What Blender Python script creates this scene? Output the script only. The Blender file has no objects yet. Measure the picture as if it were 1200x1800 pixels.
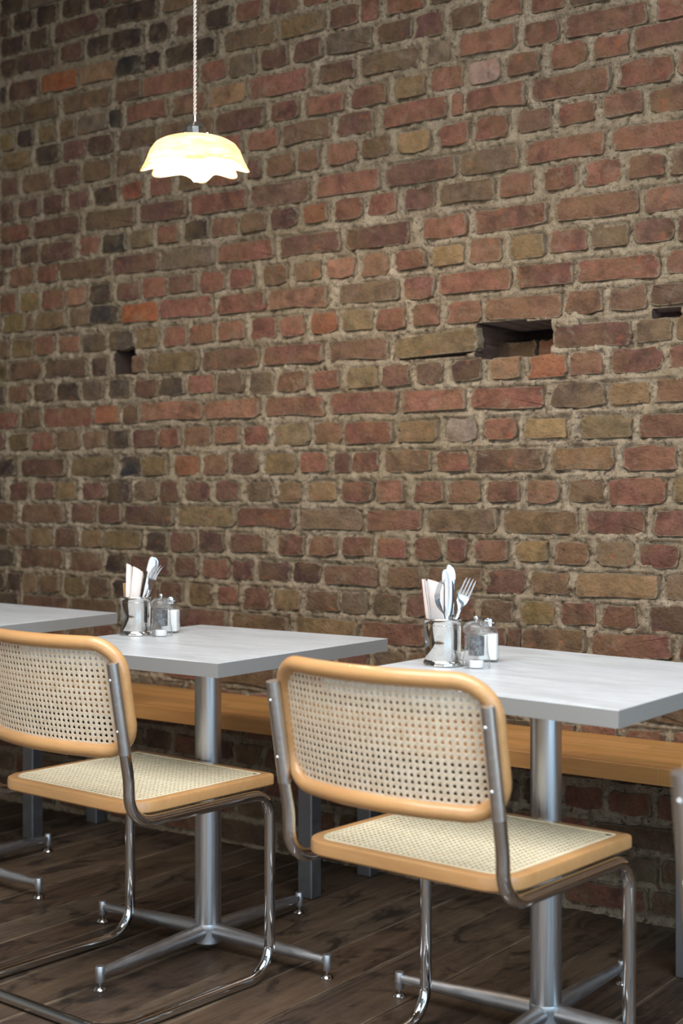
import bpy, bmesh, math, random
import numpy as np
from mathutils import Vector, Matrix

# ------------------------------------------------------------------ camera, world, light, exposure
scene = bpy.context.scene
COL = scene.collection
H = 1.1236                       # eye height
F = 2500.0                       # focal length in pixels of the 1200x1800 frame (50 mm on 36 mm)
HOR = 864.0                      # horizon row
TH = math.radians(36.17)         # yaw to the left
SN, CS = math.sin(TH), math.cos(TH)
WALL = 3.458                     # brick wall plane (Y)

cam_d = bpy.data.cameras.new('camera')
cam_d.sensor_fit = 'VERTICAL'
cam_d.sensor_height = 36.0
cam_d.sensor_width = 24.0
cam_d.lens = 50.0
cam_d.shift_y = -(900.0 - HOR) / 1800.0
cam_d.clip_start = 0.05
cam_d.dof.use_dof = True
cam_d.dof.focus_distance = 3.35
cam_d.dof.aperture_fstop = 3.2
cam = bpy.data.objects.new('camera', cam_d)
cam.location = (0, 0, H)
cam.rotation_euler = (math.radians(90), 0, TH)
COL.objects.link(cam)
scene.camera = cam

world = bpy.data.worlds.new('daylight')
scene.world = world
world.use_nodes = True
bg = world.node_tree.nodes.get('Background') or world.node_tree.nodes.new('ShaderNodeBackground')
bg.inputs[0].default_value = (0.75, 0.87, 1.0, 1)
bg.inputs[1].default_value = 0.6

def area_light(name, loc, rot, sx, sy, power, color):
    l = bpy.data.lights.new(name, 'AREA')
    l.shape = 'RECTANGLE'
    l.size, l.size_y = sx, sy
    l.energy = power
    l.color = color
    o = bpy.data.objects.new(name, l)
    o.location = loc
    o.rotation_euler = rot
    COL.objects.link(o)
    return o
# daylight in the window of the right-hand wall and in the shop window behind the camera
area_light('daylight_side_window', (2.06, 0.0, 1.475), (0, math.radians(90), 0), 2.75, 5.0, 125, (0.46, 0.75, 1.0))
area_light('daylight_shop_window', (-0.9, -2.86, 1.475), (math.radians(90), 0, 0), 5.4, 2.75, 44, (1.0, 0.94, 0.85))
area_light('daylight_roof_light', (-0.9, 0.75, 3.24), (0, 0, 0), 3.8, 2.7, 218, (0.98, 0.985, 1.0))

scene.view_settings.view_transform = 'Standard'
scene.view_settings.look = 'None'
scene.view_settings.gamma = 1.0
scene.view_settings.use_curve_mapping = False
scene.view_settings.exposure = 0.18
try:
    scene.cycles.use_denoising = True
    scene.cycles.max_bounces = 10
    scene.cycles.diffuse_bounces = 4
    scene.cycles.glossy_bounces = 5
    scene.cycles.transmission_bounces = 10
    scene.cycles.transparent_max_bounces = 8
    scene.cycles.caustics_reflective = False
    scene.cycles.caustics_refractive = False
    scene.cycles.sample_clamp_indirect = 4.0
except Exception:
    pass

# ------------------------------------------------------------------ helpers
rnd = random.Random(7)
nrs = np.random.RandomState(11)

def lin(c):
    c = np.array(c, float) / 255.0
    return tuple(np.where(c <= 0.04045, c / 12.92, ((c + 0.055) / 1.055) ** 2.4))

def wall_pt(px, py, Y=WALL):
    u = (px - 600.0) / F
    d = Y / (CS + SN * u)
    return d * (-SN + CS * u), H - (py - HOR) / F * d

def proj(X, Y, Z):
    d = -SN * X + CS * Y
    return 600 + F * (CS * X + SN * Y) / d, HOR + F * (H - Z) / d

def tag(o, label=None, cat=None, group=None, kind=None):
    if label: o['label'] = label
    if cat: o['category'] = cat
    if group: o['group'] = group
    if kind: o['kind'] = kind
    return o

def make_mesh(name, verts, faces, mat=None, smooth=False):
    me = bpy.data.meshes.new(name)
    me.from_pydata([tuple(v) for v in verts], [], faces)
    if mat: me.materials.append(mat)
    if smooth:
        me.polygons.foreach_set('use_smooth', [True] * len(me.polygons))
        me.update(calc_edges=True)
        me.set_sharp_from_angle(angle=math.radians(38))
    me.update()
    return me

def add(name, me, parent=None, loc=None, rot=None):
    o = bpy.data.objects.new(name, me)
    COL.objects.link(o)
    if parent: o.parent = parent
    if loc is not None: o.location = loc
    if rot is not None: o.rotation_euler = rot
    return o

def part(name, vf, mat, parent=None, smooth=False, loc=None, rot=None):
    return add(name, make_mesh(name, vf[0], vf[1], mat, smooth), parent, loc, rot)

def empty(name, loc=(0, 0, 0), rz=0.0):
    o = bpy.data.objects.new(name, None)
    o.empty_display_size = 0.1
    o.location = loc
    o.rotation_euler = (0, 0, rz)
    COL.objects.link(o)
    return o

def copy_tree(o, parent=None):
    c = o.copy()
    COL.objects.link(c)
    if parent: c.parent = parent
    for ch in list(o.children):
        copy_tree(ch, c)
    return c

def merge(*vfs):
    V, Fc = [], []
    for v, f in vfs:
        n = len(V)
        V += [tuple(p) for p in v]
        Fc += [[i + n for i in q] for q in f]
    return V, Fc

def box(x0, x1, y0, y1, z0, z1):
    V = [(x, y, z) for z in (z0, z1) for y in (y0, y1) for x in (x0, x1)]
    return V, [[0, 2, 3, 1], [4, 5, 7, 6], [0, 1, 5, 4], [2, 6, 7, 3], [0, 4, 6, 2], [1, 3, 7, 5]]

def bevel_box(x0, x1, y0, y1, z0, z1, b=0.002, seg=2):
    bm = bmesh.new()
    V, Fc = box(x0, x1, y0, y1, z0, z1)
    vs = [bm.verts.new(v) for v in V]
    for f in Fc: bm.faces.new([vs[i] for i in f])
    bmesh.ops.bevel(bm, geom=bm.edges[:], offset=b, segments=seg, profile=0.5, affect='EDGES')
    bm.verts.index_update()
    out = ([v.co[:] for v in bm.verts], [[v.index for v in f.verts] for f in bm.faces])
    bm.free()
    return out

def fillet(pts, rads, n=8):
    """round the corners of an open polyline"""
    out = [Vector(pts[0])]
    for i in range(1, len(pts) - 1):
        p, a, b = Vector(pts[i]), Vector(pts[i - 1]), Vector(pts[i + 1])
        r = rads[i]
        d1, d2 = (a - p).normalized(), (b - p).normalized()
        ang = d1.angle(d2)
        if r <= 0 or ang > math.pi - 1e-3:
            out.append(p); continue
        t = r / math.tan(ang / 2)
        c = p + (d1 + d2).normalized() * (r / math.sin(ang / 2))
        s, e = p + d1 * t - c, p + d2 * t - c
        tot = s.angle(e)
        for k in range(n + 1):
            q = k / n
            v = s * (math.sin((1 - q) * tot) / math.sin(tot)) + e * (math.sin(q * tot) / math.sin(tot))
            out.append(c + v)
    out.append(Vector(pts[-1]))
    return out

def tube(pts, rad, seg=12, closed=False, cap=True, flat=1.0):
    pts = [Vector(p) for p in pts]
    n = len(pts)
    R = rad if isinstance(rad, (list, tuple)) else [rad] * n
    tans = []
    for i in range(n):
        if closed:
            t = pts[(i + 1) % n] - pts[i - 1]
        else:
            t = pts[min(i + 1, n - 1)] - pts[max(i - 1, 0)]
        tans.append(t.normalized())
    ref = Vector((0, 0, 1)) if abs(tans[0].z) < 0.9 else Vector((0, 1, 0))
    nrm = (ref - tans[0] * ref.dot(tans[0])).normalized()
    V, Fc = [], []
    first = None
    for i in range(n):
        t = tans[i]
        nrm = (nrm - t * nrm.dot(t)).normalized()
        bi = t.cross(nrm)
        for k in range(seg):
            a = 2 * math.pi * k / seg
            V.append(tuple(pts[i] + (nrm * math.cos(a) + bi * math.sin(a) * flat) * R[i]))
    m = n if closed else n - 1
    for i in range(m):
        for k in range(seg):
            a, b = i * seg + k, i * seg + (k + 1) % seg
            c, d = ((i + 1) % n) * seg + (k + 1) % seg, ((i + 1) % n) * seg + k
            Fc.append([a, b, c, d])
    if not closed and cap:
        Fc.append(list(range(seg))[::-1])
        Fc.append([(n - 1) * seg + k for k in range(seg)])
    return V, Fc

def lathe(prof, seg=32, cx=0, cy=0, cap0=False, cap1=False):
    V, Fc = [], []
    for r, z in prof:
        for k in range(seg):
            a = 2 * math.pi * k / seg
            V.append((cx + r * math.cos(a), cy + r * math.sin(a), z))
    for i in range(len(prof) - 1):
        for k in range(seg):
            a, b = i * seg + k, i * seg + (k + 1) % seg
            Fc.append([a, b, b + seg, a + seg])
    if cap0: Fc.append([k for k in range(seg)][::-1])
    if cap1: Fc.append([(len(prof) - 1) * seg + k for k in range(seg)])
    return V, Fc

def rrect(x0, x1, y0, y1, rs, n=6):
    """rounded rectangle, counter-clockwise from the right-bottom corner; rs = radii (x1y0, x1y1, x0y1, x0y0)"""
    P = []
    for (cx, cy, sx, sy, a0), r in zip(((x1, y0, -1, 1, -90), (x1, y1, -1, -1, 0), (x0, y1, 1, -1, 90), (x0, y0, 1, 1, 180)), rs):
        for k in range(n + 1):
            a = math.radians(a0 + 90 * k / n)
            P.append((cx + sx * r + r * math.cos(a), cy + sy * r + r * math.sin(a)))
    return P

def loops(rings, closed_profile=False):
    n = len(rings[0])
    V = [p for r in rings for p in r]
    Fc = []
    m = len(rings)
    for i in range(m if closed_profile else m - 1):
        j = (i + 1) % m
        for k in range(n):
            l = (k + 1) % n
            Fc.append([i * n + k, i * n + l, j * n + l, j * n + k])
    return V, Fc

def value_noise(x, y, scale, seed):
    rs = np.random.RandomState(seed)
    tab = rs.rand(256, 256)
    u, v = x * scale, y * scale
    i, j = np.floor(u).astype(int), np.floor(v).astype(int)
    fu, fv = u - i, v - j
    fu, fv = fu * fu * (3 - 2 * fu), fv * fv * (3 - 2 * fv)
    g = lambda a, b: tab[a % 256, b % 256]
    return (g(i, j) * (1 - fu) + g(i + 1, j) * fu) * (1 - fv) + (g(i, j + 1) * (1 - fu) + g(i + 1, j + 1) * fu) * fv

# ------------------------------------------------------------------ materials
class NT:
    def __init__(s, name):
        s.m = bpy.data.materials.new(name)
        s.m.use_nodes = True
        s.t = s.m.node_tree
        s.b = next(n for n in s.t.nodes if n.type == 'BSDF_PRINCIPLED')
    def n(s, kind, **kw):
        nd = s.t.nodes.new(kind)
        for k, v in kw.items(): setattr(nd, k, v)
        return nd
    def l(s, a, b): s.t.links.new(a, b)
    def pos(s): return s.n('ShaderNodeNewGeometry').outputs['Position']
    def obj(s): return s.n('ShaderNodeTexCoord').outputs['Object']
    def mapping(s, src, scale=(1, 1, 1), rot=(0, 0, 0)):
        m = s.n('ShaderNodeMapping')
        m.inputs['Scale'].default_value = scale
        m.inputs['Rotation'].default_value = rot
        s.l(src, m.inputs['Vector'])
        return m.outputs[0]
    def noise(s, src, scale, detail=4, rough=0.55, dist=0.0):
        t = s.n('ShaderNodeTexNoise')
        t.inputs['Scale'].default_value = scale
        t.inputs['Detail'].default_value = detail
        t.inputs['Roughness'].default_value = rough
        t.inputs['Distortion'].default_value = dist
        if src is not None: s.l(src, t.inputs['Vector'])
        return t.outputs[0]
    def ramp(s, src, stops):
        r = s.n('ShaderNodeValToRGB')
        e = r.color_ramp.elements
        while len(e) < len(stops): e.new(0.5)
        for el, (p, c) in zip(e, stops):
            el.position = p
            el.color = (c, c, c, 1) if not hasattr(c, '__len__') else (*c, 1)
        s.l(src, r.inputs[0])
        return r.outputs[0]
    def mix(s, fac, a, b, mode='MIX'):
        m = s.n('ShaderNodeMix', data_type='RGBA', blend_type=mode)
        for sock, v in ((m.inputs['Factor'], fac), (m.inputs['A'], a), (m.inputs['B'], b)):
            pass
        ins = [i for i in m.inputs if i.enabled]
        for i, v in zip((m.inputs[0], m.inputs[6], m.inputs[7]), (fac, a, b)):
            if hasattr(v, 'links') or hasattr(v, 'is_linked'): s.l(v, i)
            elif hasattr(v, '__len__'): i.default_value = (*v[:3], 1)
            else: i.default_value = v
        return m.outputs[2]
    def math(s, op, a, b=None):
        m = s.n('ShaderNodeMath', operation=op)
        for i, v in zip(m.inputs, (a, b)):
            if v is None: continue
            if hasattr(v, 'is_linked'): s.l(v, i)
            else: i.default_value = v
        return m.outputs[0]
    def bump(s, h, strength=0.3, dist=0.01, prev=None):
        b = s.n('ShaderNodeBump')
        b.inputs['Strength'].default_value = strength
        b.inputs['Distance'].default_value = dist
        s.l(h, b.inputs['Height'])
        if prev is not None: s.l(prev, b.inputs['Normal'])
        return b.outputs[0]
    def set(s, **kw):
        for k, v in kw.items():
            i = s.b.inputs[k.replace('_', ' ')]
            if hasattr(v, 'is_linked'): s.l(v, i)
            elif hasattr(v, '__len__'): i.default_value = (*v[:3], 1)
            else: i.default_value = v
        return s.m

MORTAR = lin((150, 134, 112))

def brick_material(name, attr):
    s = NT(name)
    if attr:
        a = s.n('ShaderNodeAttribute', attribute_name='Col')
        col = a.outputs['Color']
    else:
        col = s.n('ShaderNodeObjectInfo').outputs['Color']
    p = s.pos()
    v1 = s.ramp(s.noise(p, 22, 6, 0.65), [(0.25, 0.55), (0.75, 1.45)])
    c = s.mix(1.0, col, v1, 'MULTIPLY')
    hue = s.ramp(s.noise(p, 9, 3, 0.5), [(0.38, 0.0), (0.66, 1.0)])
    c = s.mix(s.math('MULTIPLY', hue, 0.38), c, lin((132, 108, 70)))
    dark = s.ramp(s.noise(p, 14, 5, 0.6, 0.4), [(0.52, 0.0), (0.70, 1.0)])
    c = s.mix(s.math('MULTIPLY', dark, 0.45), c, lin((44, 36, 33)))
    orange = s.ramp(s.noise(p, 31, 2, 0.5), [(0.64, 0.0), (0.74, 1.0)])
    c = s.mix(s.math('MULTIPLY', orange, 0.4), c, lin((168, 96, 62)))
    smear = s.ramp(s.noise(p, 17, 8, 0.72, 0.6), [(0.55, 0.0), (0.72, 1.0)])
    c = s.mix(s.math('MULTIPLY', smear, 0.5), c, MORTAR)
    ed = s.n('ShaderNodeAttribute', attribute_name='Edge').outputs['Fac']
    near = s.ramp(ed, [(0.0, 0.30), (0.10, 0.06), (0.3, 0.0)])
    lap = s.ramp(s.math('ADD', s.noise(p, 38, 6, 0.7, 0.5), near), [(0.68, 0.0), (0.78, 1.0)])
    c = s.mix(s.math('MULTIPLY', lap, 0.85), c, s.mix(s.noise(p, 60, 5, .7), lin((112, 98, 80)), lin((168, 150, 124))))
    pit = s.ramp(s.noise(p, 150, 3, 0.6), [(0.24, 0.0), (0.36, 1.0)])
    c = s.mix(s.math('SUBTRACT', 1.0, pit), c, lin((40, 30, 27)))
    fine = s.noise(p, 90, 8, 0.7)
    med = s.noise(p, 26, 6, 0.6)
    b = s.bump(med, 0.7, 0.02)
    b = s.bump(fine, 0.8, 0.012, b)
    b = s.bump(pit, 0.4, 0.004, b)
    return s.set(Base_Color=c, Roughness=0.92, Specular_IOR_Level=0.2, Normal=b)

M = {}
M['brick'] = brick_material('brick_clay', False)
M['brick_stuff'] = brick_material('brick_clay_far', True)

s = NT('lime_mortar')
p = s.pos()
c = s.mix(s.ramp(s.noise(p, 12, 6, 0.65), [(0.3, 0.0), (0.7, 1.0)]), lin((180, 156, 128)), lin((232, 208, 177)))
c = s.mix(s.ramp(s.noise(p, 60, 6, 0.7), [(0.36, 0.85), (0.47, 0.0)]), c, lin((80, 66, 53)))
c = s.mix(s.ramp(s.noise(p, 210, 4, 0.7), [(0.36, 0.7), (0.46, 0.0)]), c, lin((88, 74, 60)))
c = s.mix(s.ramp(s.noise(p, 95, 5, 0.75), [(0.56, 0.0), (0.66, 0.75)]), c, lin((228, 208, 180)))
c = s.mix(s.ramp(s.noise(p, 2.2, 3, 0.5), [(0.42, 0.0), (0.62, 0.35)]), c, lin((180, 158, 122)))
b = s.bump(s.noise(p, 70, 8, 0.8), 1.0, 0.03)
b = s.bump(s.noise(p, 190, 5, 0.75), 1.0, 0.014, b)
M['mortar'] = s.set(Base_Color=c, Roughness=0.97, Specular_IOR_Level=0.1, Normal=b)

s = NT('burnt_brick_core')  # brick inside the holes, its colour darkened to paint in their shade
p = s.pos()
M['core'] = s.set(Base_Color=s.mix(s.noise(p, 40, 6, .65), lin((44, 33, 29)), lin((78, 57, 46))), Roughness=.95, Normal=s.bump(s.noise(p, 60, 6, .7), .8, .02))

s = NT('old_floor_boards')
p = s.pos()
oc = s.n('ShaderNodeObjectInfo').outputs['Color']
grain = s.noise(s.mapping(p, (60, 2.2, 60)), 1.0, 8, 0.65, 0.3)
c = s.mix(1.0, oc, s.ramp(grain, [(0.25, 0.45), (0.75, 1.5)]), 'MULTIPLY')
wear = s.ramp(s.noise(s.mapping(p, (5, 2, 5)), 1.0, 7, 0.7, 0.5), [(0.42, 0.0), (0.72, 1.0)])
c = s.mix(s.math('MULTIPLY', wear, 0.5), c, lin((126, 104, 82)))
stain = s.ramp(s.noise(s.mapping(p, (13, 7, 13)), 1.0, 6, 0.65, 0.8), [(0.51, 0.0), (0.64, 1.0)])
c = s.mix(s.math('MULTIPLY', stain, 0.75), c, lin((26, 21, 18)))
gen = s.n('ShaderNodeSeparateXYZ')
s.l(s.n('ShaderNodeTexCoord').outputs['Generated'], gen.inputs[0])
edge = s.math('ABSOLUTE', s.math('SUBTRACT', gen.outputs['X'], 0.5))
worn = s.math('MULTIPLY', s.ramp(edge, [(.455, 0.0), (.485, 1.0)]), s.ramp(s.noise(s.mapping(p, (20, 4, 20)), 1.0, 5, .7), [(.4, 0.0), (.62, .75)]))
c = s.mix(worn, c, lin((134, 116, 96)))
dust = s.ramp(s.noise(p, 70, 6, 0.8), [(0.63, 0.0), (0.8, 0.5)])
c = s.mix(dust, c, lin((140, 124, 106)))
b = s.bump(grain, 0.35, 0.006)
b = s.bump(s.noise(p, 26, 6, 0.6), 0.3, 0.01, b)
M['floor'] = s.set(Base_Color=c, Roughness=s.ramp(wear, [(0.0, 0.62), (1.0, 0.42)]), Specular_IOR_Level=0.35, Normal=b)

s = NT('floor_gap_dirt')
M['floor_base'] = s.set(Base_Color=s.mix(s.noise(s.pos(), 20), lin((22, 18, 15)), lin((52, 44, 37))), Roughness=0.95)

def wood_mat(name, base, dark, stretch, rough=0.35, objcol=False, coat=0.0, bumpv=0.12, contrast=0.5):
    s = NT(name)
    p = s.obj()
    g = s.noise(s.mapping(p, stretch), 1.0, 6, 0.6, 0.6)
    fine = s.noise(s.mapping(p, tuple(4.5 * k for k in stretch)), 1.0, 4, 0.6)
    f = s.math('MULTIPLY', s.ramp(g, [(0.3, 0.0), (0.72, 1.0)]), contrast)
    c = s.mix(f, lin(base), lin(dark))
    c = s.mix(s.math('MULTIPLY', s.ramp(fine, [(0.45, 0.0), (0.75, 1.0)]), 0.28), c, lin(dark))
    if objcol:
        c = s.mix(1.0, c, s.n('ShaderNodeObjectInfo').outputs['Color'], 'MULTIPLY')
    s.set(Base_Color=c, Roughness=rough, Normal=s.bump(fine, bumpv, 0.003))
    s.b.inputs['Coat Weight'].default_value = coat
    s.b.inputs['Coat Roughness'].default_value = 0.15
    return s.m
M['beech'] = wood_mat('lacquered_beech', (206, 158, 105), (180, 127, 77), (6, 60, 60), 0.33, coat=0.35)
M['oak'] = wood_mat('oak_bench_stave', (188, 138, 80), (154, 102, 53), (5, 60, 60), 0.42, objcol=True, coat=0.12)

def metal(name, col, rough, stretch=None, var=0.08, bump=0.0):
    s = NT(name)
    if stretch:
        g = s.noise(s.mapping(s.obj(), stretch), 1.0, 5, 0.6)
        r = s.ramp(g, [(0.3, max(0.02, rough - var)), (0.7, rough + var)])
        s.set(Roughness=r)
        if bump: s.set(Normal=s.bump(g, bump, 0.002))
    else:
        s.set(Roughness=rough)
    return s.set(Base_Color=lin(col), Metallic=1.0)
M['chrome'] = metal('polished_chrome', (214, 214, 214), 0.06, (30, 30, 30), 0.03)
M['satin'] = metal('satin_steel_upright', (216, 215, 214), 0.34, (40, 40, 160), 0.06)
M['brushed'] = metal('brushed_steel', (205, 205, 206), 0.36, (260, 260, 6), 0.09, 0.05)
M['brushed_arm'] = metal('brushed_steel_arm', (205, 205, 207), 0.44, (30, 30, 200), 0.08)
M['silver'] = metal('silver_plate', (214, 212, 208), 0.07, (25, 25, 25), 0.04)
M['cutlery'] = metal('stainless_cutlery', (214, 216, 220), 0.16, (20, 20, 20), 0.05)
M['benchleg'] = metal('grey_steel_bench_leg', (158, 160, 164), 0.5, (30, 30, 30), 0.06)

s = NT('pale_stone_laminate')
p = s.obj()
warp = s.noise(s.mapping(p, (2, 7, 2)), 1.6, 6, 0.62, 1.4)
c = s.mix(s.ramp(warp, [(0.42, 0.0), (0.62, 1.0)]), lin((203, 206, 208)), lin((184, 186, 187)))
vein = s.ramp(s.noise(s.mapping(p, (3, 9, 3)), 2.3, 8, 0.65, 2.2), [(0.485, 0.0), (0.5, 0.4), (0.515, 0.0)])
c = s.mix(vein, c, lin((160, 158, 155)))
M['laminate'] = s.set(Base_Color=c, Roughness=0.36, Specular_IOR_Level=0.5)

s = NT('brushed_aluminium_edging')
g = s.noise(s.mapping(s.obj(), (8, 8, 300)), 1.0, 4, 0.6)
M['edging'] = s.set(Base_Color=lin((150, 149, 146)), Metallic=0.12, Roughness=s.ramp(g, [(0.3, 0.34), (0.7, 0.5)]))

s = NT('woven_cane')
p = s.obj()
c = s.mix(s.ramp(s.noise(p, 60, 4, 0.6), [(0.3, 0.0), (0.7, 1.0)]), lin((240, 224, 200)), lin((222, 200, 170)))
M['cane'] = s.set(Base_Color=c, Roughness=0.5)
s = NT('woven_cane_seat')
c = s.mix(s.ramp(s.noise(s.obj(), 60, 4, 0.6), [(0.3, 0.0), (0.7, 1.0)]), lin((232, 221, 192)), lin((218, 201, 166)))
M['cane_seat'] = s.set(Base_Color=c, Roughness=0.5)

def clear(name, tint, edge, haze, refl):
    s = NT(name)
    tp = s.n('ShaderNodeBsdfTransparent'); tp.inputs[0].default_value = (*tint, 1)
    gl = s.n('ShaderNodeBsdfGlossy'); gl.inputs['Roughness'].default_value = 0.03
    lw = s.n('ShaderNodeLayerWeight'); lw.inputs['Blend'].default_value = edge
    f = s.math('ADD', s.math('MULTIPLY', s.math('POWER', lw.outputs['Facing'], 2.5), refl), .03)
    df = s.n('ShaderNodeBsdfDiffuse'); df.inputs[0].default_value = (.95, .96, .97, 1)
    hz = s.n('ShaderNodeMixShader')                         # faint scuffed haze
    s.l(s.ramp(s.noise(s.obj(), 60, 4, .6), [(.35, .015), (.7, haze)]), hz.inputs[0])
    s.l(tp.outputs[0], hz.inputs[1]); s.l(df.outputs[0], hz.inputs[2])
    tp = hz
    mx = s.n('ShaderNodeMixShader')
    s.l(f, mx.inputs[0]); s.l(tp.outputs[0], mx.inputs[1]); s.l(gl.outputs[0], mx.inputs[2])
    outn = next(n for n in s.t.nodes if n.type == 'OUTPUT_MATERIAL')
    s.l(mx.outputs[0], outn.inputs['Surface'])
    return s.m
M['glass'] = clear('clear_glass', (.975, .99, .985), .35, .06, .4)
M['acrylic'] = clear('clear_acrylic', (.985, .988, .99), .55, .09, .7)
s = NT('white_salt')
M['salt'] = s.set(Base_Color=s.mix(s.noise(s.obj(), 900, 2), lin((252, 249, 246)), lin((240, 236, 232))), Roughness=0.9)
s = NT('peppercorns')
vor = s.n('ShaderNodeTexVoronoi')
vor.inputs['Scale'].default_value = 260
s.l(s.obj(), vor.inputs['Vector'])
c = s.mix(s.ramp(s.noise(s.obj(), 240, 2), [(0.5, 0.0), (0.72, 1.0)]), lin((30, 25, 26)), lin((118, 108, 104)))
M['pepper'] = s.set(Base_Color=c, Roughness=0.8, Normal=s.bump(vor.outputs['Distance'], 0.8, 0.003))
s = NT('white_plastic')
M['white_plastic'] = s.set(Base_Color=s.mix(s.noise(s.obj(), 30), lin((240, 240, 240)), lin((228, 228, 228))), Roughness=0.4)
s = NT('paper_napkin')
M['paper'] = s.set(Base_Color=s.mix(s.noise(s.obj(), 120, 4), lin((240, 228, 220)), lin((225, 210, 200))), Roughness=0.9)
s = NT('kraft_paper')
M['kraft'] = s.set(Base_Color=s.mix(s.noise(s.obj(), 120, 4), lin((196, 160, 120)), lin((170, 130, 90))), Roughness=0.9)
s = NT('napkin_red_stripe')
M['red_edge'] = s.set(Base_Color=s.mix(s.noise(s.obj(), 90, 3), lin((140, 66, 56)), lin((112, 50, 44))), Roughness=0.9)
s = NT('white_twisted_flex')
M['flex'] = s.set(Base_Color=s.mix(s.noise(s.obj(), 300, 3), lin((206, 194, 182)), lin((168, 156, 146))), Roughness=0.8)

s = NT('frosted_glass_shade')
streak = s.noise(s.mapping(s.obj(), (16, 16, 110)), 1.0, 6, 0.7, 1.2)
c = s.mix(s.ramp(streak, [(0.4, 0.0), (0.62, 1.0)]), lin((255, 242, 222)), lin((251, 214, 160)))
tr = s.n('ShaderNodeBsdfTranslucent')
s.l(c, tr.inputs['Color'])
s.set(Base_Color=c, Roughness=0.25, Specular_IOR_Level=0.5)
mx = s.n('ShaderNodeMixShader')
mx.inputs[0].default_value = 0.72
s.l(s.b.outputs[0], mx.inputs[1])
s.l(tr.outputs[0], mx.inputs[2])
outn = next(n for n in s.t.nodes if n.type == 'OUTPUT_MATERIAL')
s.l(mx.outputs[0], outn.inputs['Surface'])
M['shade'] = s.m
s = NT('lit_bulb')
s.b.inputs['Emission Color'].default_value = (1.0, 0.86, 0.64, 1)
s.b.inputs['Emission Strength'].default_value = 430.0
M['bulb'] = s.set(Base_Color=s.mix(s.noise(s.obj(), 5), (1, .95, .85), (1, .9, .8)), Roughness=0.4)

s = NT('painted_plaster')
M['plaster'] = s.set(Base_Color=s.mix(s.noise(s.pos(), 3, 4), lin((150, 144, 134)), lin((140, 133, 122))), Roughness=0.85)
s = NT('painted_ceiling')
M['ceiling'] = s.set(Base_Color=s.mix(s.noise(s.pos(), 2, 4), lin((190, 186, 178)), lin((180, 175, 166))), Roughness=0.9)
s = NT('dark_window_frame')
M['winframe'] = s.set(Base_Color=s.mix(s.noise(s.pos(), 8, 4), lin((52, 54, 56)), lin((42, 43, 45))), Roughness=0.4)

# ------------------------------------------------------------------ the brick wall
X0, X1 = -5.5, 2.0               # room extent along the wall
CEIL = 3.15
ROW = {   # course: image row of the brick centres at x = 20, 600, 1180
 21: (8, None, None), 20: (43, None, None), 19: (80, None, None), 18: (117, -21, None), 17: (163, 28, None),
 16: (207, 73, -45), 15: (247, 123, 12), 14: (283, 177, 58), 13: (327, 220, 115), 12: (372, 270, 170),
 11: (410, 323, 232), 10: (452, 368, 285), 9: (488, 422, 345), 8: (533, 470, 402), 7: (568, 517, 462),
 6: (613, 566, 518), 5: (653, 618, 577), 4: (693, 665, 628), 3: (737, 710, 688), 2: (777, 760, 748),
 1: (822, 813, 805), 0: (863, 864, 863), -1: (900, 913, 921), -2: (943, 960, 978), -3: (980, 1011, 1033),
 -4: (1023, 1060, 1088), -5: (1057, 1110, 1138)}
PITCH = 0.0834
def course_z(k, X):
    if k > 21: return course_z(21, X) + (k - 21) * PITCH
    if k < -5: return course_z(-5, X) - (-5 - k) * PITCH
    xs, zs = [], []
    for px, py in zip((20, 600, 1180), ROW[k]):
        if py is not None:
            a, b = wall_pt(px, py)
            xs.append(a); zs.append(b)
    return float(np.interp(X, xs, zs))

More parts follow.
